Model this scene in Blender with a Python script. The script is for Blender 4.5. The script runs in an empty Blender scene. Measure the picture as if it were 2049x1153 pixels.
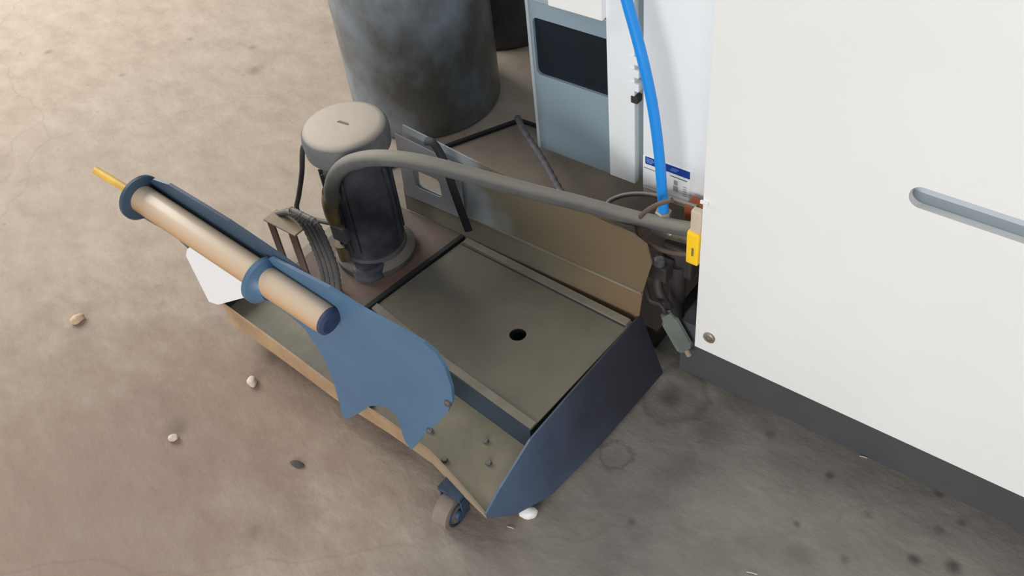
import bpy, bmesh, math, random
from mathutils import Vector, Matrix, noise
random.seed(7)
scene = bpy.context.scene
COL = scene.collection
# ------------------------------------------------------------------ camera
F_PX, CX, CY = 1926.0, 1024.5, 576.5
R3 = Matrix(((0.79137355, 0.37728027, -0.48102754),
             (0.60400469, -0.60400469, 0.51995834),
             (-0.09437287, -0.70202417, -0.70587239)))     # survey of the view: image right, image down, forward
EYE = Vector((0.0, 0.0, 1.5))
cd = bpy.data.cameras.new('camera'); cam = bpy.data.objects.new('camera', cd); COL.objects.link(cam)
right = Vector(R3.col[0]); down = Vector(R3.col[1]); fwd = Vector(R3.col[2])
fwd.normalize(); right = (right - fwd * right.dot(fwd)).normalized(); down = fwd.cross(right)
Mx = Matrix((right, -down, -fwd)).transposed().to_4x4(); Mx.translation = EYE
cam.matrix_world = Mx
cd.sensor_width = 36.0; cd.lens = 36.0 * F_PX / 2049.0; cd.clip_start = 0.02; cd.clip_end = 100
scene.camera = cam
# ------------------------------------------------------------------ world and lights
w = bpy.data.worlds.new('world'); scene.world = w; w.use_nodes = True
bg = w.node_tree.nodes['Background']; bg.inputs[0].default_value = (0.90, 0.94, 1.0, 1); bg.inputs[1].default_value = 0.36

def area(name, loc, target, sx, sy, power, color):
    ld = bpy.data.lights.new(name, 'AREA'); ld.shape = 'RECTANGLE'; ld.size = sx; ld.size_y = sy
    ld.energy = power; ld.color = color
    o = bpy.data.objects.new(name, ld); COL.objects.link(o); o.location = loc
    o.rotation_euler = (Vector(target) - Vector(loc)).to_track_quat('-Z', 'Y').to_euler()
    return o
area('doorway_daylight', (-5.0, 1.1, 2.3), (-1.7, 1.3, 0.3), 2.8, 2.2, 185, (1.0, 0.97, 0.93))
area('panel_fill', (0.9, -4.4, 1.6), (0.0, 1.0, 0.7), 4.0, 2.0, 228, (1.0, 0.98, 0.95))  # unseen fill light added to brighten the upright machine panels
scene.view_settings.view_transform = 'Standard'; scene.view_settings.look = 'None'
scene.view_settings.exposure = 0.0; scene.view_settings.gamma = 1.0
scene.view_settings.use_curve_mapping = False

# ------------------------------------------------------------------ sight lines -> points of the place
def _ray(px, py):
    return R3 @ Vector(((px - CX) / F_PX, (py - CY) / F_PX, 1.0))
def onz(px, py, z):
    r = _ray(px, py); return EYE + r * ((z - EYE.z) / r.z)
def ony(px, py, y):
    r = _ray(px, py); return EYE + r * (y / r.y)
def onx(px, py, x):
    r = _ray(px, py); return EYE + r * (x / r.x)

# ------------------------------------------------------------------ materials
def s2l(c):
    return tuple(((v / 255) / 12.92 if v / 255 <= 0.04045 else (((v / 255) + 0.055) / 1.055) ** 2.4) for v in c) + (1,)
def mat(name, c1, c2=None, scale=8, rough=0.6, metal=0.0, bump=0.0, bscale=60, contrast=(0.35, 0.65), dust=None, dust_lo=0.55, stretch=(1, 1, 1)):
    m = bpy.data.materials.new(name); m.use_nodes = True; nt = m.node_tree; N = nt.nodes; L = nt.links
    b = N['Principled BSDF']; b.inputs['Roughness'].default_value = rough; b.inputs['Metallic'].default_value = metal
    tc = N.new('ShaderNodeTexCoord'); mp = N.new('ShaderNodeMapping'); mp.inputs['Scale'].default_value = stretch
    L.new(tc.outputs['Object'], mp.inputs[0])
    cur = None
    if c2 is not None:
        n = N.new('ShaderNodeTexNoise'); n.inputs['Scale'].default_value = scale; n.inputs['Detail'].default_value = 6; n.inputs['Roughness'].default_value = 0.6
        L.new(mp.outputs[0], n.inputs['Vector'])
        r = N.new('ShaderNodeValToRGB'); r.color_ramp.elements[0].position = contrast[0]; r.color_ramp.elements[1].position = contrast[1]
        r.color_ramp.elements[0].color = s2l(c1); r.color_ramp.elements[1].color = s2l(c2)
        L.new(n.outputs['Fac'], r.inputs[0]); cur = r.outputs[0]
    if dust is not None:                      # dust that has settled on upward faces
        g = N.new('ShaderNodeNewGeometry'); sp = N.new('ShaderNodeSeparateXYZ'); L.new(g.outputs['Normal'], sp.inputs[0])
        mr = N.new('ShaderNodeMapRange'); mr.inputs[1].default_value = dust_lo; mr.inputs[2].default_value = 1.0
        L.new(sp.outputs[2], mr.inputs[0])
        mx = N.new('ShaderNodeMixRGB'); mx.inputs[2].default_value = s2l(dust); L.new(mr.outputs[0], mx.inputs[0])
        if cur: L.new(cur, mx.inputs[1])
        else: mx.inputs[1].default_value = s2l(c1)
        cur = mx.outputs[0]
    if cur: L.new(cur, b.inputs['Base Color'])
    else: b.inputs['Base Color'].default_value = s2l(c1)
    if bump:
        n2 = N.new('ShaderNodeTexNoise'); n2.inputs['Scale'].default_value = bscale; n2.inputs['Detail'].default_value = 5
        L.new(mp.outputs[0], n2.inputs['Vector'])
        bp = N.new('ShaderNodeBump'); bp.inputs['Strength'].default_value = bump; bp.inputs['Distance'].default_value = 0.004
        L.new(n2.outputs['Fac'], bp.inputs['Height']); L.new(bp.outputs[0], b.inputs['Normal'])
    return m

M = {}
M['white'] = mat('white_enamel', (232, 233, 231), (238, 238, 236), 2, rough=0.42)
M['white2'] = mat('cool_white_enamel', (226, 231, 233), (233, 236, 238), 2, rough=0.42)
M['slot'] = mat('slot_lining', (196, 204, 210), rough=0.5)
M['slotdark'] = mat('gap_grey', (120, 134, 140), rough=0.5)
M['grey'] = mat('grey_enamel', (128, 146, 158), (136, 153, 164), 3, rough=0.5)
M['greyl'] = mat('pale_grey_enamel', (158, 168, 174), rough=0.5)
M['glass'] = mat('smoked_window', (14, 22, 30), (20, 30, 40), 3, rough=0.35)
M['deck'] = mat('oily_steel_deck', (104, 99, 86), (118, 112, 97), 7, rough=0.55, metal=0.0, bump=0.15, bscale=40)
M['decklip'] = mat('deck_lip_steel', (138, 132, 118), (120, 114, 100), 10, rough=0.55)
M['hole'] = mat('black_gap', (12, 13, 14), rough=0.9)
M['tray'] = mat('olive_tray_steel', (112, 108, 92), (142, 134, 114), 6, rough=0.6, bump=0.15)
M['rust'] = mat('tan_rusty_lip', (182, 152, 118), (156, 128, 100), 12, rough=0.65, bump=0.2)
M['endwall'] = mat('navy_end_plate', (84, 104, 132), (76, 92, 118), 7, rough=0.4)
M['teal'] = mat('dark_teal_paint', (52, 68, 80), (44, 56, 66), 6, rough=0.5)
M['blue'] = mat('blue_painted_steel', (74, 106, 136), (80, 114, 146), 5, rough=0.42, bump=0.05)
M['bluedark'] = mat('dark_blue_painted_steel', (52, 72, 92), (60, 80, 100), 8, rough=0.45)
M['wood'] = mat('worn_tan_roller', (190, 150, 104), (176, 134, 90), 10, rough=0.35, contrast=(0.4, 0.75), stretch=(0.3, 1, 1), dust=(210, 190, 166), dust_lo=-0.1)
M['cap'] = mat('navy_end_cap', (44, 54, 82), (60, 72, 104), 30, rough=0.5)
M['yellow'] = mat('yellow_plastic', (250, 204, 40), rough=0.45)
M['yellowrod'] = mat('yellow_rod', (236, 190, 60), (206, 164, 70), 20, rough=0.5)
M['card'] = mat('white_card', (238, 240, 242), rough=0.6)
M['div'] = mat('divider_steel', (142, 148, 152), (164, 170, 174), 6, rough=0.4)
def two_end(m, c, x0, x1, axis=0):
    nt = m.node_tree; N = nt.nodes; L = nt.links; b = N['Principled BSDF']; src = b.inputs['Base Color'].links[0].from_socket
    tc = N.new('ShaderNodeTexCoord'); sp = N.new('ShaderNodeSeparateXYZ'); L.new(tc.outputs['Object'], sp.inputs[0])
    n = N.new('ShaderNodeTexNoise'); n.inputs['Scale'].default_value = 9; L.new(tc.outputs['Object'], n.inputs['Vector'])
    ad = N.new('ShaderNodeMath'); ad.operation = 'MULTIPLY_ADD'; ad.inputs[1].default_value = 0.25; L.new(n.outputs['Fac'], ad.inputs[0]); L.new(sp.outputs[axis], ad.inputs[2])
    mr = N.new('ShaderNodeMapRange'); mr.inputs[1].default_value = x0 + 0.125; mr.inputs[2].default_value = x1 + 0.125; mr.interpolation_type = 'SMOOTHSTEP'; L.new(ad.outputs[0], mr.inputs[0])
    mx = N.new('ShaderNodeMixRGB'); L.new(mr.outputs[0], mx.inputs[0]); L.new(src, mx.inputs[1]); mx.inputs[2].default_value = s2l(c); L.new(mx.outputs[0], b.inputs['Base Color'])
two_end(M['div'], (112, 104, 86), -1.10, -0.98)
two_end(M['div'], (112, 96, 74), -0.95, -0.70)
M['divbrown'] = mat('brown_divider_steel', (122, 118, 104), (104, 100, 86), 5, rough=0.5)
two_end(M['divbrown'], (120, 100, 76), -0.95, -0.72)
M['divgrey'] = mat('bright_divider_steel', (168, 172, 180), (146, 150, 156), 5, rough=0.3, metal=0.3)
M['plat'] = mat('brown_platform_steel', (96, 86, 76), (110, 86, 76), 9, rough=0.6, bump=0.2)
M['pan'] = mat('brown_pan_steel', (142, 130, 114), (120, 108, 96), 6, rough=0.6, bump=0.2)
M['rubber'] = mat('black_rubber', (30, 31, 34), rough=0.75)
M['hose'] = mat('dusty_grey_hose', (92, 92, 90), (80, 80, 80), 25, rough=0.8, dust=(150, 146, 134), dust_lo=0.2)
M['cable'] = mat('grey_cable', (92, 90, 88), (76, 76, 78), 30, rough=0.7, dust=(140, 134, 124), dust_lo=0.4)
M['motor'] = mat('grimy_motor', (38, 42, 54), (92, 94, 100), 9, rough=0.5, bump=0.3, contrast=(0.42, 0.8))
M['motorlid'] = mat('dusty_motor_cowl', (74, 78, 86), (116, 116, 114), 9, rough=0.75, dust=(200, 188, 172), dust_lo=0.55, bump=0.2)
M['flange'] = mat('grimy_flange', (70, 72, 78), (96, 92, 88), 18, rough=0.65, bump=0.3, dust=(120, 114, 106), dust_lo=0.3)
M['brass'] = mat('dull_brass', (134, 120, 72), (92, 88, 80), 20, rough=0.5)
M['steel'] = mat('dull_steel', (160, 152, 140), (120, 112, 104), 24, rough=0.4, metal=0.4)
M['tan'] = mat('tan_painted_bracket', (176, 156, 128), (150, 130, 106), 12, rough=0.6)
M['brownm'] = mat('brown_bracket_leg', (98, 82, 70), (80, 68, 60), 14, rough=0.65)
M['bluehose'] = mat('bright_blue_hose', (22, 138, 226), rough=0.4)
M['braid'] = mat('braided_grey_hose', (104, 102, 108), (72, 70, 76), 60, rough=0.7)
M['orange'] = mat('rust_orange_box', (150, 74, 40), (120, 60, 36), 10, rough=0.6)
M['cream'] = mat('cream_plastic', (196, 180, 160), rough=0.6)
M['tire'] = mat('dusty_tyre', (142, 130, 118), (120, 110, 102), 20, rough=0.8)
M['hub'] = mat('blue_grey_hub', (60, 82, 108), (48, 60, 78), 30, rough=0.5)
M['dark'] = mat('grimy_black_metal', (44, 42, 42), (60, 56, 54), 16, rough=0.65)
M['shade_block'] = mat('shade_grey', (66, 68, 72), (76, 76, 78), 6, rough=0.7)  # grey matched to the shade band under the machine
M['greengrey'] = mat('green_grey_plastic', (104, 112, 106), (90, 98, 92), 12, rough=0.6)
M['stonetan'] = mat('tan_stone', (220, 192, 158), (190, 164, 134), 40, rough=0.8)
M['stonewhite'] = mat('pale_stone', (226, 212, 204), (200, 180, 170), 50, rough=0.8)
M['eggwhite'] = mat('white_pebble', (235, 235, 233), rough=0.5)
M['chip'] = mat('dark_chip', (74, 72, 72), rough=0.8)
M['barrel'] = mat('grimy_barrel', (88, 88, 84), (142, 154, 166), 5, rough=0.33, bump=0.2, contrast=(0.4, 0.7), stretch=(1, 1, 0.8))
M['barrel2'] = mat('dark_barrel', (58, 56, 60), (80, 78, 84), 9, rough=0.5)
M['navy'] = mat('label_blue', (24, 62, 150), rough=0.5)
M['ink'] = mat('label_grey_print', (150, 152, 156), rough=0.6)
M['inkb'] = mat('label_pale_print', (120, 160, 214), rough=0.6)

two_end(M['pan'], (64, 58, 54), -1.02, -0.72)  # shade under the bay painted into the pan's right end
two_end(M['endwall'], (52, 53, 64), 0.60, 0.95, 1)  # fading sheen put into the colour, darker towards the far end
two_end(M['rust'], (150, 134, 114), -0.98, -0.72)
# ------------------------------------------------------------------ mesh helpers
def link(name, bm, m, parent=None, smooth=None):
    me = bpy.data.meshes.new(name)
    bmesh.ops.recalc_face_normals(bm, faces=bm.faces[:])
    bm.to_mesh(me); bm.free()
    if m: me.materials.append(m)
    if smooth is not None:
        for p in me.polygons: p.use_smooth = True
        me.set_sharp_from_angle(angle=math.radians(smooth))
    o = bpy.data.objects.new(name, me); COL.objects.link(o)
    if parent: o.parent = parent; o.matrix_parent_inverse = parent.matrix_world.inverted()
    return o
def tag(o, label=None, cat=None, group=None, kind=None):
    if label: o['label'] = label
    if cat: o['category'] = cat
    if group: o['group'] = group
    if kind: o['kind'] = kind
    return o
def thing(name, label, cat, loc, group=None):
    o = bpy.data.objects.new(name, None); COL.objects.link(o); o.location = loc; o.empty_display_size = 0.05
    o.matrix_world = Matrix.Translation(loc)
    return tag(o, label, cat, group)
def add_box(bm, a, b, bev=0.0):
    vs = [bm.verts.new((x, y, z)) for x in (a[0], b[0]) for y in (a[1], b[1]) for z in (a[2], b[2])]
    fs = [bm.faces.new([vs[i] for i in q]) for q in ((0, 1, 3, 2), (4, 6, 7, 5), (0, 4, 5, 1), (2, 3, 7, 6), (0, 2, 6, 4), (1, 5, 7, 3))]
    if bev:
        es = {e for f in fs for e in f.edges}
        bmesh.ops.bevel(bm, geom=list(es), offset=bev, segments=2, affect='EDGES', profile=0.6)
    return bm
def box(a, b, bev=0.0): return add_box(bmesh.new(), a, b, bev)
def prism(outer, holes, mapf, thick, bev=0.0):
    """outline (2D) with holes, mapped to 3D by mapf(u, v, w), w = 0..thick"""
    bm = bmesh.new(); ed = []
    for loop in [outer] + list(holes):
        vs = [bm.verts.new((u, v, 0)) for u, v in loop]
        ed += [bm.edges.new((vs[i], vs[(i + 1) % len(vs)])) for i in range(len(vs))]
    bmesh.ops.triangle_fill(bm, use_beauty=True, use_dissolve=False, edges=ed)
    if holes:   # drop triangles filled inside holes
        def inside(p, poly):
            c = False
            for i in range(len(poly)):
                x1, y1 = poly[i]; x2, y2 = poly[i - 1]
                if (y1 > p[1]) != (y2 > p[1]) and p[0] < (x2 - x1) * (p[1] - y1) / (y2 - y1) + x1: c = not c
            return c
        kill = [f for f in bm.faces if any(inside(f.calc_center_median(), h) for h in holes)]
        if kill: bmesh.ops.delete(bm, geom=kill, context='FACES_ONLY')
    r = bmesh.ops.extrude_face_region(bm, geom=bm.faces[:])
    for v in [g for g in r['geom'] if isinstance(g, bmesh.types.BMVert)]: v.co.z = thick
    for v in bm.verts: v.co = mapf(*v.co)
    bmesh.ops.recalc_face_normals(bm, faces=bm.faces[:])
    return bm
def smooth_pts(pts, n=8, closed=False):
    P = [Vector(p) for p in pts]; out = []
    k = len(P); rng = range(k if closed else k - 1)
    for i in rng:
        p0 = P[i - 1] if (closed or i) else P[0] * 2 - P[1]
        p1 = P[i]; p2 = P[(i + 1) % k]
        p3 = P[(i + 2) % k] if (closed or i + 2 < k) else p2 * 2 - p1
        for j in range(n):
            t = j / n
            out.append(0.5 * ((2 * p1) + (p2 - p0) * t + (2 * p0 - 5 * p1 + 4 * p2 - p3) * t * t + (3 * p1 - p0 - 3 * p2 + p3) * t ** 3))
    if not closed: out.append(P[-1])
    return out
def add_tube(bm, pts, r, seg=14, closed=False, rib=None, flat=1.0):
    P = [Vector(p) for p in pts]; k = len(P); rings = []
    up = None
    for i in range(k):
        if closed: t = (P[(i + 1) % k] - P[i - 1]).normalized()
        else: t = (P[min(i + 1, k - 1)] - P[max(i - 1, 0)]).normalized()
        if up is None:
            up = t.orthogonal().normalized()
        up = (up - t * up.dot(t)).normalized(); s = t.cross(up)
        rr = r(i / (k - 1)) if callable(r) else r
        if rib and i % 2: rr *= rib
        rings.append([bm.verts.new(P[i] + (up * math.cos(2 * math.pi * j / seg) + s * math.sin(2 * math.pi * j / seg) * flat) * rr) for j in range(seg)])
    for i in range(k if closed else k - 1):
        a, b = rings[i], rings[(i + 1) % k]
        for j in range(seg): bm.faces.new((a[j], a[(j + 1) % seg], b[(j + 1) % seg], b[j]))
    if not closed: bm.faces.new(rings[0][::-1]); bm.faces.new(rings[-1])
    return bm
def tube(pts, r, **k): return add_tube(bmesh.new(), pts, r, **k)
def add_lathe(bm, prof, c, axis=(0, 0, 1), seg=40):
    """prof: (radius, height along axis)"""
    ax = Vector(axis).normalized(); u = ax.orthogonal().normalized(); v = ax.cross(u); c = Vector(c); rings = []
    for r, h in prof:
        rings.append([bm.verts.new(c + ax * h + (u * math.cos(2 * math.pi * j / seg) + v * math.sin(2 * math.pi * j / seg)) * max(r, 1e-4)) for j in range(seg)])
    for a, b in zip(rings, rings[1:]):
        for j in range(seg): bm.faces.new((a[j], a[(j + 1) % seg], b[(j + 1) % seg], b[j]))
    bm.faces.new(rings[0][::-1]); bm.faces.new(rings[-1])
    return bm
def lathe(prof, c, axis=(0, 0, 1), seg=40): return add_lathe(bmesh.new(), prof, c, axis, seg)
def rrect(x0, y0, x1, y1, r, n=5):
    out = []
    for cx, cy, a in ((x1 - r, y1 - r, 0), (x0 + r, y1 - r, 90), (x0 + r, y0 + r, 180), (x1 - r, y0 + r, 270)):
        for i in range(n + 1):
            t = math.radians(a + 90 * i / n); out.append((cx + r * math.cos(t), cy + r * math.sin(t)))
    return out
def circ(cx, cy, r, n=24): return [(cx + r * math.cos(2 * math.pi * i / n), cy + r * math.sin(2 * math.pi * i / n)) for i in range(n)]
def xz(y): return lambda u, v, w: Vector((u, y + w, v))
def xy(z): return lambda u, v, w: Vector((u, v, z - w))

# ================================================================== SETTING: floor
def floor_material():
    m = bpy.data.materials.new('workshop_concrete'); m.use_nodes = True; nt = m.node_tree; N = nt.nodes; L = nt.links
    b = N['Principled BSDF']
    tc = N.new('ShaderNodeTexCoord'); pos = tc.outputs['Object']
    def noise_(s, d=6, r=0.6, vec=None):
        n = N.new('ShaderNodeTexNoise'); n.inputs['Scale'].default_value = s; n.inputs['Detail'].default_value = d; n.inputs['Roughness'].default_value = r
        L.new(vec or pos, n.inputs['Vector']); return n.outputs['Fac']
    def ramp(f, stops):
        r = N.new('ShaderNodeValToRGB'); e = r.color_ramp.elements
        while len(e) < len(stops): e.new(0.5)
        for el, (p, c) in zip(e, stops): el.position = p; el.color = c if len(c) == 4 else s2l(c)
        L.new(f, r.inputs[0]); return r.outputs[0]
    def mix(f, a, b_, mode='MIX'):
        x = N.new('ShaderNodeMixRGB'); x.blend_type = mode
        for i, v in ((0, f), (1, a), (2, b_)):
            if isinstance(v, (int, float)): x.inputs[i].default_value = v
            elif isinstance(v, tuple): x.inputs[i].default_value = v
            else: L.new(v, x.inputs[i])
        return x.outputs[0]
    def math_(op, a, b_=None, clamp=False):
        x = N.new('ShaderNodeMath'); x.operation = op; x.use_clamp = clamp
        for i, v in ((0, a), (1, b_)):
            if v is None: continue
            if isinstance(v, (int, float)): x.inputs[i].default_value = v
            else: L.new(v, x.inputs[i])
        return x.outputs[0]
    def mrange(f, a, b_, c=0.0, d=1.0):
        x = N.new('ShaderNodeMapRange'); x.inputs[1].default_value = a; x.inputs[2].default_value = b_; x.inputs[3].default_value = c; x.inputs[4].default_value = d
        x.interpolation_type = 'SMOOTHSTEP'; L.new(f, x.inputs[0]); return x.outputs[0]
    mp = N.new('ShaderNodeMapping'); mp.inputs['Rotation'].default_value = (0, 0, 0.75); mp.inputs['Scale'].default_value = (1.0, 1.7, 1)
    L.new(pos, mp.inputs[0]); st = mp.outputs[0]
    n1 = noise_(2.2); n2 = noise_(9, 8, 0.65, st); n3 = noise_(30, 6, 0.6, st)
    tan = ramp(n2, [(0.3, (164, 149, 132)), (0.5, (179, 163, 146)), (0.72, (190, 176, 160))])
    tan = mix(ramp(n1, [(0.35, (0, 0, 0, 1)), (0.7, (0.35, 0.35, 0.35, 1))]), tan, s2l((168, 149, 132)))
    gray = ramp(n2, [(0.3, (118, 114, 107)), (0.55, (134, 129, 122)), (0.75, (146, 141, 133))])
    sp = N.new('ShaderNodeSeparateXYZ'); L.new(pos, sp.inputs[0])
    # oily, cleaner concrete in front of the machine; sandy dust elsewhere
    a = math_('ADD', math_('ADD', sp.outputs[0], math_('MULTIPLY', math_('SUBTRACT', n1, 0.5), 0.8)), math_('MULTIPLY', sp.outputs[1], 0.12))
    k = mrange(a, -0.95, -0.45)
    col = mix(k, tan, gray)
    # worn reddish dirt around the cart; second patch also paints in light falloff
    def dist(cx, cy, sx=1.0, sy=1.0, wob=0.06):
        dx = math_('MULTIPLY', math_('SUBTRACT', sp.outputs[0], cx), 1 / sx); dy = math_('MULTIPLY', math_('SUBTRACT', sp.outputs[1], cy), 1 / sy)
        d = math_('SQRT', math_('ADD', math_('MULTIPLY', dx, dx), math_('MULTIPLY', dy, dy)))
        return math_('ADD', d, math_('MULTIPLY', math_('SUBTRACT', n2, 0.5), wob))
    col = mix(mrange(dist(-1.25, 0.55, 1.0, 0.6, 0.5), 0.5, 0.0, 0, 0.45), col, s2l((138, 108, 92)))
    col = mix(mrange(dist(-1.35, 0.25, 1.0, 1.0, 0.5), 0.8, 0.1, 0, 0.7), col, s2l((142, 120, 106)))  # dirt, deepened to carry the light falloff at front left
    # rings, blots and speckles on the concrete
    for (px, py, r0, wd, st_) in ((1345, 790, 0.065, 0.016, 0.35), (1235, 905, 0.032, 0.010, 0.40)):
        p = onz(px, py, 0); d = dist(p.x, p.y, 1, 1, 0.10)
        ring = mrange(math_('ABSOLUTE', math_('SUBTRACT', d, r0)), wd, 0.0, 0, st_)
        col = mix(ring, col, s2l((72, 66, 60)))
    blots = [(1400, 725, .07, .6), (1480, 790, .06, .35), (1340, 800, .03, .55), (1265, 1045, .012, .55), (1595, 1050, .008, .6), (1880, 990, .012, .6), (1830, 1120, .013, .75),  # first blot paints in shade at the machine's left foot
             (1908, 1132, .018, .8), (1690, 1122, .012, .45), (1735, 1030, .014, .35), (1660, 952, .008, .6), (1925, 1045, .014, .6), (1880, 1060, .010, .4),
             (1540, 870, .012, .4), (2040, 1045, .018, .8), (585, 928, .01, .2), (347, 858, .035, .28), (158, 655, .03, .3), (510, 1065, .02, .3), (545, 715, .025, .25),
             (325, 610, .02, .2), (1370, 940, .04, .25), (1430, 870, .05, .22), (95, 105, .02, .4), (510, 140, .03, .3), (505, 95, .02, .3), (380, 78, .015, .3), (245, 150, .018, .3),
             (1130, 905, .02, .3), (1600, 1110, .03, .2)]
    for px, py, r, s in blots:
        p = onz(px, py, 0); col = mix(mrange(dist(p.x, p.y, 1, 1, 0.02), r * 1.2, 0.0, 0, s), col, s2l((56, 52, 50)))
    # a few cracks
    v = N.new('ShaderNodeTexVoronoi'); v.feature = 'DISTANCE_TO_EDGE'; v.inputs['Scale'].default_value = 0.55
    wv = N.new('ShaderNodeVectorMath'); wv.operation = 'ADD'; nn = N.new('ShaderNodeTexNoise'); nn.inputs['Scale'].default_value = 5; L.new(pos, nn.inputs['Vector'])
    sc_ = N.new('ShaderNodeVectorMath'); sc_.operation = 'SCALE'; sc_.inputs[3].default_value = 0.15; L.new(nn.outputs['Color'], sc_.inputs[0])
    L.new(pos, wv.inputs[0]); L.new(sc_.outputs[0], wv.inputs[1]); L.new(wv.outputs[0], v.inputs['Vector'])
    col = mix(mrange(v.outputs['Distance'], 0.003, 0.0, 0, 0.12), col, s2l((92, 80, 72)))
    sp2 = ramp(n3, [(0.28, (0.3, 0.3, 0.3, 1)), (0.38, (0, 0, 0, 1))])
    col = mix(sp2, col, s2l((120, 104, 94)))
    L.new(col, b.inputs['Base Color'])
    b.inputs['Roughness'].default_value = 0.75
    rr = mix(k, (0.85, 0.85, 0.85, 1), (0.5, 0.5, 0.5, 1)); L.new(rr, b.inputs['Roughness'])
    bp = N.new('ShaderNodeBump'); bp.inputs['Strength'].default_value = 0.35; bp.inputs['Distance'].default_value = 0.012
    L.new(n2, bp.inputs['Height']); L.new(bp.outputs[0], b.inputs['Normal'])
    return m
tag(link('floor', box((-7, -3.5, -0.06), (4, 6, 0)), floor_material()), kind='structure')

# ================================================================== MACHINE (white cabinet at the right)
YM = 1.06; ZB = 0.143; XL = -0.546; ZT = 2.0; YR = 1.238; ZR = 0.300
mach = thing('machine_tool', 'large white enamelled machine cabinet with a recessed bay, filling the right side', 'machine', (0.2, 1.6, 0))
# front panel with the long pull slot
sl_l = (-0.232, 0.6335); ztop, zbot = 0.652, 0.617
slot = rrect(-0.245, zbot, 0.62, ztop, 0.0165)
link('front_panel', prism([(XL, ZB), (1.5, ZB), (1.5, ZT), (XL, ZT)], [slot], xz(YM), 0.012), M['white'], mach)
bm = bmesh.new(); add_box(bm, (-0.26, YM + 0.034, zbot - 0.02), (0.64, YM + 0.037, ztop + 0.02)); add_box(bm, (-0.26, YM + 0.012, zbot - 0.004), (0.64, YM + 0.034, zbot - 0.001))
add_box(bm, (-0.26, YM + 0.012, ztop + 0.001), (0.64, YM + 0.034, ztop + 0.004)); add_box(bm, (-0.252, YM + 0.012, zbot), (-0.247, YM + 0.034, ztop))
link('pull_slot', bm, M['slot'], mach)
link('side_panel', box((XL, YM + 0.012, ZB), (XL + 0.012, 2.1, ZT)), M['white'], mach)
link('bottom_panel', box((XL + 0.012, YM + 0.012, ZB), (1.5, 2.1, ZB + 0.012)), M['white2'], mach)
link('shade_block', box((-0.60, YM + 0.045, 0), (1.45, 2.05, ZB - 0.002)), M['shade_block'], mach)  # added dark block, stands in for the shade beneath the machine
p = ony(1420, 675, YM)
sc = link('screw', lathe([(0.0115, 0.0), (0.0115, 0.0035), (0.009, 0.005), (0.006, 0.005), (0.0055, 0.002), (0.0, 0.002)], (p.x, YM, p.z), (0, -1, 0), 20), M['steel'], mach, 30)
p = ony(1404, 402, YM)
link('corner_bead', box((XL - 0.004, YM - 0.004, p.z - 0.003), (XL + 0.01, YM, p.z + 0.003), 0.001), M['white'], mach)
# recessed bay: label panel, gap, white column, grey cabinet door
xg1 = -0.768; xg0 = -0.7865; xc0 = -0.8435
link('bay_panel', box((xg1, YR, ZR), (XL - 0.001, YR + 0.02, ZT), 0.0015), M['white2'], mach)
link('bay_panel_foot', box((xg1, YR + 0.001, ZR - 0.012), (XL - 0.001, YR + 0.02, ZR - 0.002)), M['cream'], mach)
link('bay_gap', box((xg0, YR + 0.015, ZR + 0.004), (xg1, YR + 0.03, ZT)), M['slotdark'], mach)
link('bay_column', box((xc0, YR, ZR), (xg0, YR + 0.03, ZT), 0.0015), M['white2'], mach)
for i, zc in enumerate((0.577, 0.551, 0.523)):
    link('hinge_tab', box((-0.795, YR - 0.003, zc - 0.008), (-0.776, YR + 0.014, zc + 0.008), 0.001), M['white2'], mach)
link('hinge_tab', box((-0.793, YR - 0.002, 0.488), (-0.779, YR + 0.014, 0.502), 0.001), M['dark'], mach)
xgl = -1.020
wx0, wx1, wz0, wz1 = -1.008, xc0, 0.478, 0.600
hole = [(wx1 - 0.002, wz1), (wx0 + 0.010, wz1)] + [(wx0 + 0.01 - 0.01 * math.sin(t), wz1 - 0.01 + 0.01 * math.cos(t)) for t in (0.5, 1.1, 1.57)] + \
       [(wx0 + 0.01 - 0.01 * math.cos(t), wz0 + 0.01 - 0.01 * math.sin(t)) for t in (0, 0.5, 1.1)] + [(wx0 + 0.010, wz0), (wx1 - 0.002, wz0)]
link('grey_door', prism([(xgl + 0.007, ZR), (xc0, ZR), (xc0, 0.636), (xgl + 0.007, 0.636)], [hole], xz(YR + 0.003), 0.01), M['grey'], mach)
link('door_window', box((wx0 - 0.01, YR + 0.009, wz0 - 0.01), (wx1, YR + 0.012, wz1 + 0.01)), M['glass'], mach)
link('door_edge', box((xgl, YR, ZR + 0.001), (xgl + 0.007, YR + 0.02, 0.637), 0.001), M['greyl'], mach)
link('door_top_rail', box((xgl + 0.007, YR, 0.636), (xc0, YR + 0.02, 0.640), 0.0008), M['greyl'], mach)
link('upper_white_panel', box((-0.957, YR - 0.012, 0.643), (xc0, YR + 0.02, ZT), 0.001), M['white'], mach)
link('upper_grey_post', box((xgl, YR, 0.640), (-0.958, YR + 0.02, ZT), 0.001), M['greyl'], mach)
link('bay_left_side', box((xgl, YR + 0.02, ZR), (xgl + 0.01, 2.05, ZT)), M['grey'], mach)
link('bay_body', box((xgl + 0.01, YR + 0.032, ZR + 0.001), (XL - 0.002, 2.04, ZT - 0.02)), M['dark'], mach)
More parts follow.
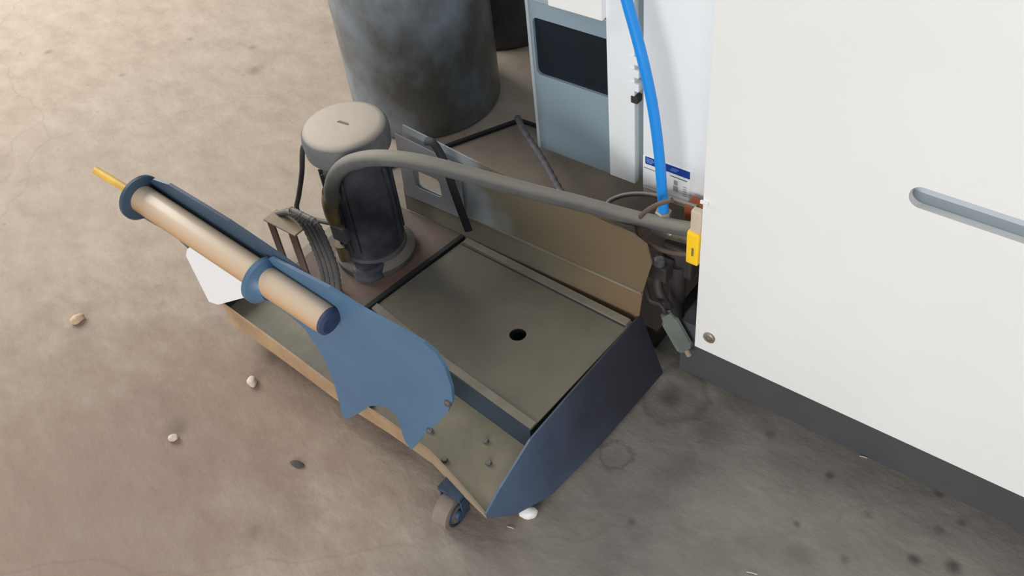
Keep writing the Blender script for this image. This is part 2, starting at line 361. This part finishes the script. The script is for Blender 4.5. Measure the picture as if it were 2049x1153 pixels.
# information label on the bay panel (print illegible in the photograph)
lb = link('label_sheet', box((-0.7675, YR - 0.0012, 0.309), (-0.667, YR - 0.0002, 0.3785)), M['card'], mach)
link('label_band', box((-0.762, YR - 0.002, 0.3615), (-0.667, YR - 0.0013, 0.3785)), M['navy'], lb)
bm = bmesh.new()
for z_, a_, b_ in ((0.3745, -0.760, -0.745), (0.3715, -0.759, -0.742), (0.3685, -0.760, -0.744), (0.3655, -0.758, -0.747), (0.372, -0.705, -0.690), (0.368, -0.708, -0.694)):
    add_box(bm, (a_, YR - 0.0026, z_), (b_, YR - 0.0021, z_ + 0.0013))
link('band_print', bm, M['inkb'], lb)['kind'] = 'stuff'
bm = bmesh.new(); add_box(bm, (-0.765, YR - 0.002, 0.3505), (-0.725, YR - 0.0013, 0.3525))
add_box(bm, (-0.700, YR - 0.002, 0.336), (-0.692, YR - 0.0013, 0.347)); add_box(bm, (-0.701, YR - 0.002, 0.322), (-0.691, YR - 0.0013, 0.334))
for i in range(4): add_box(bm, (-0.708, YR - 0.002, 0.354 - i * 0.0001), (-0.672, YR - 0.0014, 0.3548))
for i in range(5): add_box(bm, (-0.680, YR - 0.002, 0.318 + i * 0.005), (-0.673, YR - 0.0014, 0.3195 + i * 0.005))
link('sheet_print', bm, M['ink'], lb)['kind'] = 'stuff'

# ================================================================== CART
LIP = [onz(446, 607, .11), onz(560, 690, .11), onz(667, 771, .11), onz(770, 838, .11), onz(860, 903, .11), onz(920, 968, .11)]
cart = thing('drip_tray_cart', 'low steel drip-tray cart on castors with a raised deck and drain hole', 'cart', (-1.05, 0.85, 0))
xa = LIP[0].x; ya = LIP[0].y
corner = Vector((-0.668, 0.585, 0.098))
ZF = 0.088
# tray floor
poly = [(p.x, p.y) for p in LIP] + [(corner.x, corner.y), (-0.668, 1.062), (xa, 1.062)]
link('tray_floor', prism(poly, [], xy(ZF), 0.003), M['tray'], cart)
# front lip, rusty tan outside
bm = bmesh.new(); pts = LIP + [corner]; prev = None
for i, p in enumerate(pts):
    t = i / (len(pts) - 1); zb = 0.052 + 0.034 * t
    if i == len(pts) - 1: p = Vector((p.x, p.y, 0.094))
    q = [bm.verts.new(v) for v in ((p.x, p.y - 0.002, p.z), (p.x, p.y + 0.002, p.z), (p.x, p.y + 0.002, zb), (p.x, p.y - 0.002, zb))]
    if prev:
        for j in range(4): bm.faces.new((prev[j], prev[(j + 1) % 4], q[(j + 1) % 4], q[j]))
    else: bm.faces.new(q)
    prev = q
bm.faces.new(prev[::-1])
link('front_lip', bm, M['rust'], cart)
link('left_end_wall', box((xa - 0.003, ya, 0.052), (xa, 0.80, 0.135)), M['teal'], cart)
# right end plate, leaning out to the floor
A = [(-0.668, 0.583, 0.096), (-0.667, 0.627, 0.122), (-0.666, 0.715, 0.158), (-0.666, 0.86, 0.158), (-0.666, 1.068, 0.152)]
B = [(-0.664, 0.590, 0.080), (-0.650, 0.640, 0.040), (-0.632, 0.715, 0.018), (-0.622, 0.86, 0.012), (-0.615, 1.068, 0.012)]
bm = bmesh.new(); prev = None
for a_, b_ in zip(A, B):
    q = [bm.verts.new(a_), bm.verts.new(b_), bm.verts.new((b_[0] - 0.004, b_[1], b_[2])), bm.verts.new((a_[0] - 0.004, a_[1], a_[2] - 0.001))]
    if prev:
        for j in range(4): bm.faces.new((prev[j], prev[(j + 1) % 4], q[(j + 1) % 4], q[j]))
    else: bm.faces.new(q)
    prev = q
bm.faces.new(prev[::-1]); link('end_plate', bm, M['endwall'], cart)
# raised deck with hole and folded edges
dk = [(-1.116, 0.800), (-0.684, 0.742), (-0.672, 0.742), (-0.672, 1.050), (-1.100, 1.050)]
dk = [tuple(onz(*q, .15).xy) for q in ((744, 618), (890, 736), (1062, 860))] + [(-0.670, 1.045), tuple(onz(934, 477, .15).xy)]
hc = onz(1036, 669, .15)
link('deck_plate', prism(dk, [circ(hc.x, hc.y, 0.0165, 28)], xy(0.150), 0.003), M['deck'], cart)
link('drain_sleeve', prism(circ(hc.x, hc.y, 0.020, 28), [circ(hc.x, hc.y, 0.0166, 28)], xy(0.147), 0.045), M['hole'], cart)
link('drain_bottom', prism(circ(hc.x, hc.y, 0.0166, 28), [], xy(0.104), 0.002), M['hole'], cart)
d0, d1, d2 = (Vector((*dk[i], 0.15)) for i in range(3))
# front step of the deck (vertical)
def strip(name, pts, z0, z1, th, m, parent, ny=(0, -1)):
    bm = bmesh.new(); prev = None
    for p in pts:
        q = [bm.verts.new((p[0] + ny[0] * 0, p[1] + ny[1] * 0, z1)), bm.verts.new((p[0] + ny[0] * th, p[1] + ny[1] * th, z1)),
             bm.verts.new((p[0] + ny[0] * th, p[1] + ny[1] * th, z0)), bm.verts.new((p[0], p[1], z0))]
        if prev:
            for j in range(4): bm.faces.new((prev[j], prev[(j + 1) % 4], q[(j + 1) % 4], q[j]))
        else: bm.faces.new(q)
        prev = q
    bm.faces.new(prev[::-1]); return link(name, bm, m, parent)
strip('deck_front_step', dk[:3], ZF, 0.1495, 0.003, M['teal'], cart)
# bright folded rims along deck front and back
rp = [tuple(Vector(q) + Vector((0, 0.016))) for q in dk[:3]]
strip('deck_front_rim', rp, 0.150, 0.1525, 0.016, M['decklip'], cart)
strip('deck_back_rim', [(dk[4][0] + 0.003, dk[4][1] - 0.001), (-0.675, 1.045)], 0.150, 0.154, 0.016, M['decklip'], cart)
strip('deck_seam', [(dk[4][0] + 0.003, dk[4][1] - 0.019), (-0.675, 1.027)], 0.150, 0.1508, 0.003, M['teal'], cart)
# pump platform left of the deck
pl = [tuple(onz(560, 590, .15).xy), tuple(onz(738, 616, .15).xy), tuple(onz(927, 470, .15).xy), (-1.345, 1.05), (-1.352, 0.80)]
pl = [(-1.352, 0.775), (dk[0][0] - 0.012, 0.775), (dk[4][0] - 0.010, dk[4][1] + 0.004), (-1.345, 1.062)]
link('pump_platform', prism(pl, [], xy(0.152), 0.004), M['plat'], cart)
bm = bmesh.new(); add_box(bm, (-1.352, 0.775, ZF), (-1.348, 1.05, 0.148)); add_box(bm, (-1.348, 0.775, ZF), (dk[0][0] - 0.012, 0.779, 0.148))
link('platform_skirt', bm, M['teal'], cart)
strip('gap_seal', [(dk[0][0] - 0.006, dk[0][1] - 0.02), (dk[4][0] - 0.004, dk[4][1] + 0.012)], 0.140, 0.1545, 0.010, M['rubber'], cart, (-1, 0))
# bolts on the tray floor and lip
for px, py in ((890, 922), (978, 928), (972, 884), (860, 862), (742, 812)):
    p = onz(px, py, ZF)
    link('bolt', lathe([(0.006, 0), (0.006, 0.004), (0.0045, 0.0055), (0, 0.0055)], (p.x, p.y, ZF), seg=6), M['flange'], cart)
# upright divider sheet at the back, folded along its middle
zf = 0.215
def divpt(px, py): q = ony(px, py, 1.07); return (q.x, q.z)
top = [divpt(*q) for q in ((797, 256), (850, 282), (930, 322), (1060, 382), (1180, 437), (1262, 474), (1290, 495), (1302, 530))]
lo = [(-0.662, 0.206), (-1.08, 0.206)]
def fold(z):   # sheet leans back slightly above the crease
    return 1.066 + (0.012 * (z - zf) / 0.12 if z > zf else 0.0)
holes = [rrect(-1.214, 0.236, -1.140, 0.288, 0.010), rrect(-1.220, 0.318, -1.132, 0.330, 0.005)]
upper = top + [(-0.662, zf), (-1.262, zf)]
link('divider_sheet', prism(upper, holes, lambda u, v, w_: Vector((u, fold(v) + w_, v)), 0.003), M['div'], cart)
link('divider_skirt', prism([(-1.262, zf - 0.002), (-0.662, zf - 0.002), (-0.668, 0.135), (-1.098, 0.135), (-1.105, 0.154), (-1.262, 0.156)], [],
     lambda u, v, w_: Vector((u, 1.066 - 0.006 * (zf - v) / 0.08 + w_, v)), 0.003), M['divbrown'], cart)
link('divider_crease', box((-1.255, 1.0625, zf - 0.0035), (-0.664, 1.0655, zf + 0.0005)), M['decklip'], cart)
link('handle_plate', prism([divpt(*q) for q in ((795, 262), (850, 289), (905, 317), (925, 330))] + [(-1.086, 0.205), (-1.255, 0.200)], [rrect(-1.216, 0.238, -1.142, 0.286, 0.010), rrect(-1.222, 0.3185, -1.134, 0.3295, 0.005)],
     xz(1.0605), 0.002), M['divgrey'], cart)
# castors
def castor(x, y, label=None):
    r = 0.036
    wh = link('castor_wheel', lathe([(r - 0.008, -0.016), (r - 0.002, -0.015), (r, -0.011), (r, 0.011), (r - 0.002, 0.015), (r - 0.008, 0.016)], (x, y, r), (1, 0, 0), 32), M['tire'], cart, 40)
    link('hub', lathe([(0.026, -0.018), (0.026, 0.018), (0.022, 0.018), (0.021, 0.015), (0.011, 0.015), (0.010, 0.024), (0, 0.024)], (x, y, r), (1, 0, 0), 24), M['hub'], wh, 40)
    bm = bmesh.new()
    for s in (-1, 1): add_box(bm, (x + s * 0.023 - 0.002, y + 0.004, r - 0.006), (x + s * 0.023 + 0.002, y + 0.022, r * 2 + 0.004))
    add_box(bm, (x - 0.025, y + 0.002, r * 2 + 0.002), (x + 0.025, y + 0.030, ZF - 0.004))
    link('castor_fork', bm, M['hub'], cart)
p = onz(890, 1066, 0)
castor(-0.755, 0.583); castor(-1.150, 0.700); castor(-0.74, 1.01); castor(-1.37, 1.01)

# ------------------------------------------------------------------ lever: blue arm with roller, bolted to the front lip
def pts_y(lst, y): return [(ony(a, b, y).x, ony(a, b, y).z) for a, b in lst]
lev = thing('pull_handle', 'blue steel arm plate with a tan roller grip, bolted to the tray front', 'handle', (-0.95, 0.62, 0.10))
YA = 0.618
plate = [(505, 530), (545, 514), (600, 543), (660, 574), (730, 618), (800, 656), (850, 684), (874, 704), (893, 735), (905, 772), (908, 800), (898, 822), (880, 842), (850, 870), (825, 899),
         (812, 880), (803, 850), (795, 830), (780, 815), (762, 809), (742, 811), (722, 824), (705, 833), (690, 838), (683, 812), (672, 770), (655, 725), (635, 690), (612, 656), (585, 632), (550, 607), (515, 594), (498, 575)]
link('arm_plate', prism(pts_y(plate, YA), [], xz(YA - 0.003), 0.006), M['blue'], lev)
back = [(268, 400), (280, 366), (310, 357), (340, 367), (400, 403), (460, 440), (530, 487), (600, 536), (640, 566), (560, 600), (500, 578), (450, 545), (415, 520), (385, 500), (350, 468), (300, 440), (272, 424)]
link('arm_extension', prism(pts_y(back, YA + 0.008), [], xz(YA + 0.004), 0.006), M['bluedark'], lev)
YC = YA - 0.022
c0 = ony(283, 396, YC); c1 = ony(528, 562, YC); c2 = ony(655, 641, YC); c3 = ony(192, 341, YC)
ax = (c2 - c0).normalized()
Lr = (c2 - c0).length
rb = link('roller_grip', lathe([(0.024, 0), (0.0255, 0.004), (0.0255, Lr * 0.97), (0.024, Lr)], c0, ax, 40), M['wood'], lev, 40)
link('end_cap', lathe([(0.0245, 0), (0.0245, 0.006), (0.019, 0.010), (0.0, 0.011)], c0 + ax * Lr, ax, 30), M['cap'], rb, 30)
link('collar', lathe([(0.041, 0), (0.0435, 0.002), (0.0435, 0.008), (0.041, 0.010)], c0 - ax * 0.006, ax, 40), M['bluedark'], lev, 40)
link('collar', lathe([(0.040, 0), (0.0425, 0.002), (0.0425, 0.012), (0.040, 0.014), (0.032, 0.022), (0.0258, 0.034)], c1 - ax * 0.010, ax, 40), M['blue'], lev, 40)
link('rod', tube([c0 - ax * 0.004, c0 + (c3 - c0) * 0.5, c3], 0.0075, seg=14), M['yellowrod'], lev, 50)
for px, py in ((862, 862), (898, 806)):
    p = ony(px, py, YA - 0.003)
    link('bolt', lathe([(0.007, 0), (0.007, 0.004), (0.005, 0.006), (0, 0.006)], (p.x, YA - 0.003, p.z), (0, -1, 0), 6), M['flange'], lev)
# card
cp = pts_y([(384, 490), (402, 492), (440, 518), (498, 560), (503, 592), (436, 610), (418, 604), (372, 512), (374, 500)], YA - 0.010)
tag(link('card_tag', prism(cp, [], lambda u, v, w_: Vector((u, YA - 0.010 + w_, v)), 0.0012), M['card']),
    'blank white card hanging below the tan roller grip', 'card')

# ------------------------------------------------------------------ coolant pump
PX, PY, Z0 = -1.228, 0.928, 0.152
pump = thing('coolant_pump', 'grimy upright electric coolant pump with a dusty round cowl, on the cart', 'pump', (PX, PY, Z0))
link('base_flange', lathe([(0.082, 0), (0.084, 0.004), (0.084, 0.014), (0.078, 0.020), (0.068, 0.024), (0.066, 0.034)], (PX, PY, Z0)), M['flange'], pump, 35)
bdy = link('motor_body', lathe([(0.064, 0.030), (0.065, 0.05), (0.065, 0.19), (0.063, 0.22), (0.058, 0.26), (0.058, 0.278)], (PX, PY, Z0), seg=48), M['motor'], pump, 35)
bm = bmesh.new()
for k in range(22):
    a = 2 * math.pi * k / 22; c, s = math.cos(a), math.sin(a)
    if -0.2 < ((a + math.radians(60)) % (2 * math.pi)) < 1.3: continue
    vs = [bm.verts.new((PX + (c * r) - s * t, PY + (s * r) + c * t, Z0 + z)) for z in (0.055, 0.235) for r, t in ((0.063, -0.0015), (0.0695, -0.0012), (0.0695, 0.0012), (0.063, 0.0015))]
    bm.faces.new(vs[3::-1]); bm.faces.new(vs[4:])
    for j in range(4): bm.faces.new((vs[j], vs[(j + 1) % 4], vs[4 + (j + 1) % 4], vs[4 + j]))
link('cooling_fins', bm, M['motor'], pump)
link('fan_cowl', lathe([(0.070, 0.272), (0.078, 0.273), (0.082, 0.277), (0.084, 0.304), (0.082, 0.316), (0.077, 0.323), (0.066, 0.327), (0.02, 0.3285), (0.0, 0.3285)], (PX, PY, Z0), seg=56), M['motorlid'], pump, 40)
link('cowl_cap_mark', prism([(PX - 0.012, PY - 0.004), (PX + 0.014, PY - 0.001), (PX + 0.012, PY + 0.003), (PX - 0.01, PY + 0.001)], [], xy(Z0 + 0.3295), 0.0008), M['flange'], pump)
# discharge elbow and terminal box on the near-left side
q0 = ony(664, 402, 0.862); q1 = ony(672, 440, 0.868)
link('discharge_port', tube(smooth_pts([ony(664, 384, 0.858), ony(664, 410, 0.862), ony(676, 440, 0.872), ony(700, 452, 0.90)], 5), 0.019, seg=18), M['brass'], pump, 50)
tb = ony(684, 462, 0.862)
link('terminal_box', box((tb.x - 0.020, tb.y - 0.012, tb.z - 0.022), (tb.x + 0.018, tb.y + 0.022, tb.z + 0.018), 0.004), M['flange'], pump)
tg = ony(690, 500, 0.87)
link('suction_elbow', tube(smooth_pts([(tg.x, tg.y, tg.z + 0.02), (tg.x + 0.004, tg.y, tg.z - 0.02), (tg.x + 0.012, tg.y + 0.0, Z0 + 0.001)], 5), 0.018, seg=16), M['brass'], pump, 50)
fo = onz(742, 543, Z0)
link('mounting_foot', lathe([(0.036, 0), (0.037, 0.006), (0.034, 0.022), (0.028, 0.027), (0.0, 0.028)], (fo.x, fo.y, Z0), seg=28), M['motor'], pump)
for k in range(4):
    a = math.radians(20 + 90 * k)
    link('flange_bolt', lathe([(0.006, 0), (0.006, 0.005), (0, 0.005)], (PX + 0.0725 * math.cos(a), PY + 0.0725 * math.sin(a), Z0 + 0.014), seg=6), M['dark'], pump)
# motor lead from the cowl down to the terminal box
lead = [ony(618, 286, 0.885), ony(606, 296, 0.88), ony(604, 345, 0.875), ony(598, 390, 0.87), ony(594, 418, 0.865), ony(612, 434, 0.86), ony(640, 442, 0.858), ony(672, 448, 0.858)]
tag(link('motor_cable', tube(smooth_pts(lead, 8), 0.0052, seg=10), M['cable'], None, 60), 'thin grey cable looping down the left of the coolant pump', 'cable')
# big discharge hose
hp = [(664, 398, .852), (664, 372, .850), (676, 344, .848), (705, 324, .848), (760, 316, .855), (840, 325, .885), (940, 350, .935), (1050, 380, .995), (1160, 407, 1.06), (1260, 434, 1.115), (1340, 452, 1.15), (1400, 462, 1.175)]
tag(link('discharge_hose', tube(smooth_pts([ony(*q) for q in hp], 10), 0.0145, seg=20), M['hose'], None, 60),
    'thick dusty grey hose arching from the pump across to the machine bay', 'hose')

# ------------------------------------------------------------------ hose bracket left of the pump
bx = [ony(530, 436, 0.79), ony(598, 482, 0.79)]
br = thing('hose_bracket', 'small tan and brown angle bracket standing left of the pump', 'bracket', (-1.335, 0.80, 0.152))
b0, b1 = bx
bm = bmesh.new(); add_box(bm, (b0.x, 0.785, b0.z - 0.004), (b1.x, 0.822, b0.z), 0.0008); link('bracket_top', bm, M['tan'], br)
bm = bmesh.new(); add_box(bm, (b0.x + 0.002, 0.790, 0.153), (b0.x + 0.022, 0.794, b0.z - 0.004)); add_box(bm, (b1.x - 0.028, 0.790, 0.153), (b1.x - 0.006, 0.794, b0.z - 0.004))
link('bracket_leg', bm, M['brownm'], br)
for k in range(4):
    o = k * 9
    pts = [ony(556 + o, 428 - o * .3, .815), ony(580 + o, 426 + o * .2, .812), ony(606 + o, 448, .810), ony(628 + o, 492, .806), ony(645 + o, 540, .803), ony(652 + o, 588, .800)]
    pts = smooth_pts(pts, 9)
    c = link('looped_cable', tube(pts, 0.0068, seg=10, rib=0.82), M['cable'], None, 30)
    tag(c, 'ribbed grey cable bent over the small bracket, %s' % ('outermost, lowest of the four', 'second from the outside of four', 'third from the outside of four', 'innermost, nearest the pump')[k], 'cable', 'ribbed cables over the bracket')
# black strap loop at the divider's left end
sp_ = [ony(852, 282, 1.052), ony(868, 288, 1.045), ony(888, 322, 1.040), ony(905, 372, 1.036), ony(922, 420, 1.036), ony(938, 462, 1.036)]
tag(link('strap', tube(smooth_pts(sp_, 8), 0.0085, seg=10, flat=0.45), M['rubber'], None, 50), 'black rubber strap curving down the grey handle plate of the divider', 'strap')

# ------------------------------------------------------------------ pan behind the divider, under the machine bay
pz = 0.06
a_ = onz(845, 312, pz); b_ = onz(1040, 243, pz); dd = (a_ - b_).normalized()
a2 = b_ + dd * ((b_.y - 1.10) / -dd.y)
pan = thing('floor_pan', 'brown steel coolant pan on the floor behind the divider, under the machine bay', 'pan', (-1.0, 1.35, 0))
out = [(a2.x, a2.y), (b_.x, b_.y), (-0.66, 1.60), (-0.66, 1.12)]
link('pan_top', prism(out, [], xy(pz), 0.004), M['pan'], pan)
cxm = sum(q[0] for q in out) / 4; cym = sum(q[1] for q in out) / 4
inn = [(cxm + (q[0] - cxm) * 0.985, cym + (q[1] - cym) * 0.985) for q in out]
link('pan_body', prism(inn, [], xy(pz - 0.0045), pz - 0.005), M['dark'], pan)
link('edge_strip', tube([Vector((a2.x, a2.y, pz + 0.002)), Vector((b_.x, b_.y, pz + 0.002)), Vector((b_.x + 0.16, b_.y + 0.008, pz + 0.002))], 0.0075, seg=8), M['rubber'], pan)  # black strip added to draw the dark line along the pan edge
# braided hose leaning in the pan
tag(link('braided_hose', tube(smooth_pts([onz(1036, 236, .09), ony(1048, 262, 1.455), ony(1085, 318, 1.36), ony(1122, 384, 1.26), ony(1150, 432, 1.19), (-1.03, 1.15, .075)], 10), 0.0085, seg=12, rib=0.8), M['braid'], None, 30),
    'braided grey hose lying on the brown pan below the grey cabinet', 'hose')

# ------------------------------------------------------------------ fittings in the bay
fz = thing('pipe_manifold', 'cluttered dark pipe manifold with steel fittings, below the blue hose', 'manifold', (-0.70, 1.16, 0.06))
m0 = ony(1345, 470, 1.165)
link('pipe', tube([ony(1310, 458, 1.165), ony(1400, 482, 1.165)], 0.0125, seg=16), M['steel'], fz, 50)
bl = ony(1327, 440, 1.158)
link('elbow', tube(smooth_pts([bl + Vector((0, 0, 0.018)), bl, bl + Vector((0.004, 0.004, -0.02)), ony(1345, 468, 1.162)], 5), 0.0125, seg=16), M['steel'], fz, 50)
link('hose_nut', lathe([(0.0155, 0), (0.0155, 0.014), (0.012, 0.016)], bl + Vector((0, 0, 0.006)), (0, 0, 1), 6), M['steel'], fz)
link('valve_body', box(tuple(ony(1362, 500, 1.175) - Vector((0.03, 0.02, 0.05))), tuple(ony(1362, 500, 1.175) + Vector((0.035, 0.03, 0.02))), 0.006), M['dark'], fz)
vb = ony(1322, 540, 1.13)
link('solenoid', box((vb.x - 0.02, vb.y - 0.012, vb.z - 0.02), (vb.x + 0.018, vb.y + 0.02, vb.z + 0.018), 0.004), M['dark'], fz)
link('solenoid_cap', lathe([(0.010, 0), (0.010, 0.012), (0.007, 0.015), (0, 0.015)], (vb.x, vb.y - 0.004, vb.z + 0.018), seg=16), M['braid'], fz, 40)
link('standpipe', tube([(vb.x + 0.02, 1.16, pz), (vb.x + 0.02, 1.16, vb.z)], 0.016, seg=16), M['dark'], fz, 50)
link('standpipe', tube([(vb.x + 0.085, 1.175, pz), (vb.x + 0.085, 1.175, m0.z)], 0.014, seg=16), M['dark'], fz, 50)
g0 = ony(1300, 590, 1.10); g1 = ony(1345, 640, 1.10)
link('drain_pipe', tube(smooth_pts([(vb.x - 0.005, 1.13, vb.z - 0.01), ony(1318, 580, 1.115), ony(1340, 620, 1.105)], 5), 0.009, seg=12), M['dark'], fz, 50)
tag(link('air_hose', tube(smooth_pts([ony(1236, -70, 1.165), ony(1254, 0, 1.165), ony(1272, 65, 1.165), ony(1291, 140, 1.163), ony(1308, 225, 1.162), ony(1320, 320, 1.160), ony(1328, 427, 1.158)], 8), 0.0095, seg=16), M['bluehose'], None, 60),
    'bright blue air hose hanging in front of the white machine bay', 'hose')
o0 = ony(1388, 432, 1.20)
tag(link('junction_box', box((o0.x - 0.018, 1.195, o0.z - 0.02), (o0.x + 0.07, 1.228, o0.z + 0.022), 0.003), M['orange']), 'rust orange box tucked under the label panel of the machine bay', 'box')
ho = thing('shutoff_valve', 'valve with a cream neck and yellow lever, half behind the white front panel', 'valve', (ony(1392, 490, 1.10)))
v0 = ony(1394, 420, 1.10); v1 = ony(1392, 462, 1.10); v2 = ony(1391, 524, 1.10)
link('valve_neck', box((v1.x - 0.008, 1.094, v1.z), (v1.x + 0.012, 1.108, v0.z), 0.003), M['cream'], ho)
hy = link('lever_grip', box((v1.x - 0.012, 1.090, v2.z), (v1.x + 0.012, 1.108, v1.z + 0.001), 0.004), M['yellow'], ho)
link('grip_mark', box((v1.x - 0.0005, 1.0892, v2.z + 0.022), (v1.x + 0.0035, 1.0902, v2.z + 0.040)), M['brass'], hy)
# cable loops
def loop_pts(lst, y0, y1):
    n = len(lst); return [ony(a, b, y0 + (y1 - y0) * i / (n - 1)) for i, (a, b) in enumerate(lst)]
lp = [ony(*q) for q in ((1215, 408, 1.17), (1240, 393, 1.19), (1275, 388, 1.20), (1315, 392, 1.205), (1360, 404, 1.205), (1395, 415, 1.20))]
tag(link('cable_loop', tube(smooth_pts([ony(1290, 440, 1.165), ony(1235, 425, 1.16)] + lp, 8), 0.0045, seg=10), M['cable'], None, 60), 'dark cable looping up behind the thick grey hose, under the bay', 'cable')
lp = [ony(*q) for q in ((1345, 400, 1.13), (1310, 412, 1.125), (1283, 432, 1.12), (1275, 455, 1.115), (1285, 478, 1.11), (1315, 496, 1.11), (1350, 507, 1.11), (1405, 512, 1.115))]
tag(link('cable_loop', tube(smooth_pts(lp, 8), 0.0045, seg=10), M['brownm'], None, 60), 'brown cable loop crossing over the thick grey hose beside the blue hose', 'cable')
# connector hanging at the cart's back right corner
cn = thing('cable_connector', 'green-grey rectangular cable connector hanging between cart and machine', 'connector', ony(1355, 665, 1.08))
p0 = ony(1332, 628, 1.085); p1 = ony(1372, 698, 1.085); u = (p1 - p0).normalized(); n_ = (EYE - p0); n_ = (n_ - u * n_.dot(u)).normalized(); s_ = u.cross(n_).normalized()
bm = bmesh.new(); prof = [(0.0, .010), (0.012, .012), (0.018, .0165), (0.075, .0165), (0.082, .012)]
Lc = (p1 - p0).length
rings = []
for h, wd in prof:
    c = p0 + u * (h / 0.082 * Lc); t = 0.008
    rings.append([bm.verts.new(c + s_ * a * wd + n_ * b * t) for a, b in ((-1, -.7), (-1, .7), (-.7, 1), (.7, 1), (1, .7), (1, -.7), (.7, -1), (-.7, -1))])
for a, b in zip(rings, rings[1:]):
    for j in range(8): bm.faces.new((a[j], a[(j + 1) % 8], b[(j + 1) % 8], b[j]))
bm.faces.new(rings[0][::-1]); bm.faces.new(rings[-1]); link('connector_body', bm, M['greengrey'], cn)
link('connector_tail', tube([p1, p1 + u * 0.016], 0.006, seg=12), M['rust'], cn, 50)
link('connector_lead', tube(smooth_pts([p0, p0 - u * 0.02, ony(1300, 600, 1.10), ony(1290, 560, 1.12)], 6), 0.004, seg=10), M['dark'], cn, 60)

# ================================================================== BARRELS
def barrel(name, c, r, h, m, label, taper=0.0):
    t = thing(name, label, 'barrel', c)
    prof = [(r - 0.012, 0), (r - 0.003, 0.004), (r, 0.012)]
    prof += [(r + taper * (z / h), z) for z in (0.1, 0.25, 0.45, h - 0.03)] + [(r + taper - 0.004, h - 0.028), (r + taper - 0.004, h - 0.012)]
    link('barrel_body', lathe(prof, c, seg=72), m, t, 35)
    link('rim', lathe([(r + taper - 0.012, h - 0.012), (r + taper + 0.006, h - 0.012), (r + taper + 0.008, h - 0.004), (r + taper + 0.004, h), (r + taper - 0.012, h), (r + taper - 0.014, h - 0.01), (0, h - 0.01)], c, seg=72), m, t, 35)
barrel('waste_barrel', Vector((-1.680, 1.578, 0)), 0.205, 0.95, M['barrel'], 'big grimy grey barrel on the floor behind the coolant pump', 0.0)
barrel('dark_barrel', Vector((-1.755, 2.03, 0)), 0.20, 0.85, M['barrel2'], 'dark barrel behind the big one, mostly hidden by the machine')

# ================================================================== LITTER on the floor
def pebble(name, px, py, rx, ry, rz, m, label, seed, ang=None):
    p = onz(px, py, rz * 0.5); bm = bmesh.new(); bmesh.ops.create_icosphere(bm, subdivisions=3, radius=1)
    for v in bm.verts:
        k = 1 + 0.18 * noise.noise(v.co * 1.3 + Vector((seed, 0, 0))) + 0.08 * noise.noise(v.co * 3.1 + Vector((0, seed, 0)))
        v.co = Vector((v.co.x * rx * k, v.co.y * ry * k, max(v.co.z * k, -0.75) * rz))
    a = seed * 1.3 if ang is None else ang
    bmesh.ops.rotate(bm, verts=bm.verts, cent=(0, 0, 0), matrix=Matrix.Rotation(a, 3, 'Z'))
    zmin = min(v.co.z for v in bm.verts)
    o = link(name, bm, m, None, 50); o.location = (p.x, p.y, -zmin)
    return tag(o, label, 'stone')
pebble('stone', 155, 640, 0.017, 0.012, 0.009, M['stonetan'], 'flat tan stone chip, leftmost on the floor below the yellow rod', 1)
pebble('stone', 505, 765, 0.014, 0.010, 0.009, M['stonewhite'], 'small pinkish white stone just left of the rusty tray lip', 2)
pebble('stone', 347, 877, 0.011, 0.008, 0.007, M['stonewhite'], 'smallest pale stone, alone on the floor at lower left', 3)
tag(pebble('pebble', 1057, 1028, 0.0165, 0.012, 0.012, M['eggwhite'], 'smooth white pebble beside the dark end plate of the cart', 4, 0.6), cat='stone')
tag(pebble('chip', 595, 929, 0.015, 0.007, 0.003, M['chip'], 'thin dark chip on the floor below the cart front', 5), cat='chip')
def straw(px, py, qx, qy, label):
    a = onz(px, py, 0.0015); b = onz(qx, qy, 0.0015)
    tag(link('shaving', tube([a, (a + b) / 2 + Vector((0, 0, 0.001)), b], 0.0009, seg=6), M['stonewhite']), label, 'shaving')
straw(1720, 913, 1736, 917, 'tiny pale metal shaving lying below the machine panel edge')
straw(1494, 1145, 1515, 1150, 'tiny pale metal shaving at the bottom edge of the picture')
straw(1015, 1054, 1028, 1058, 'tiny pale metal shaving near the white pebble')
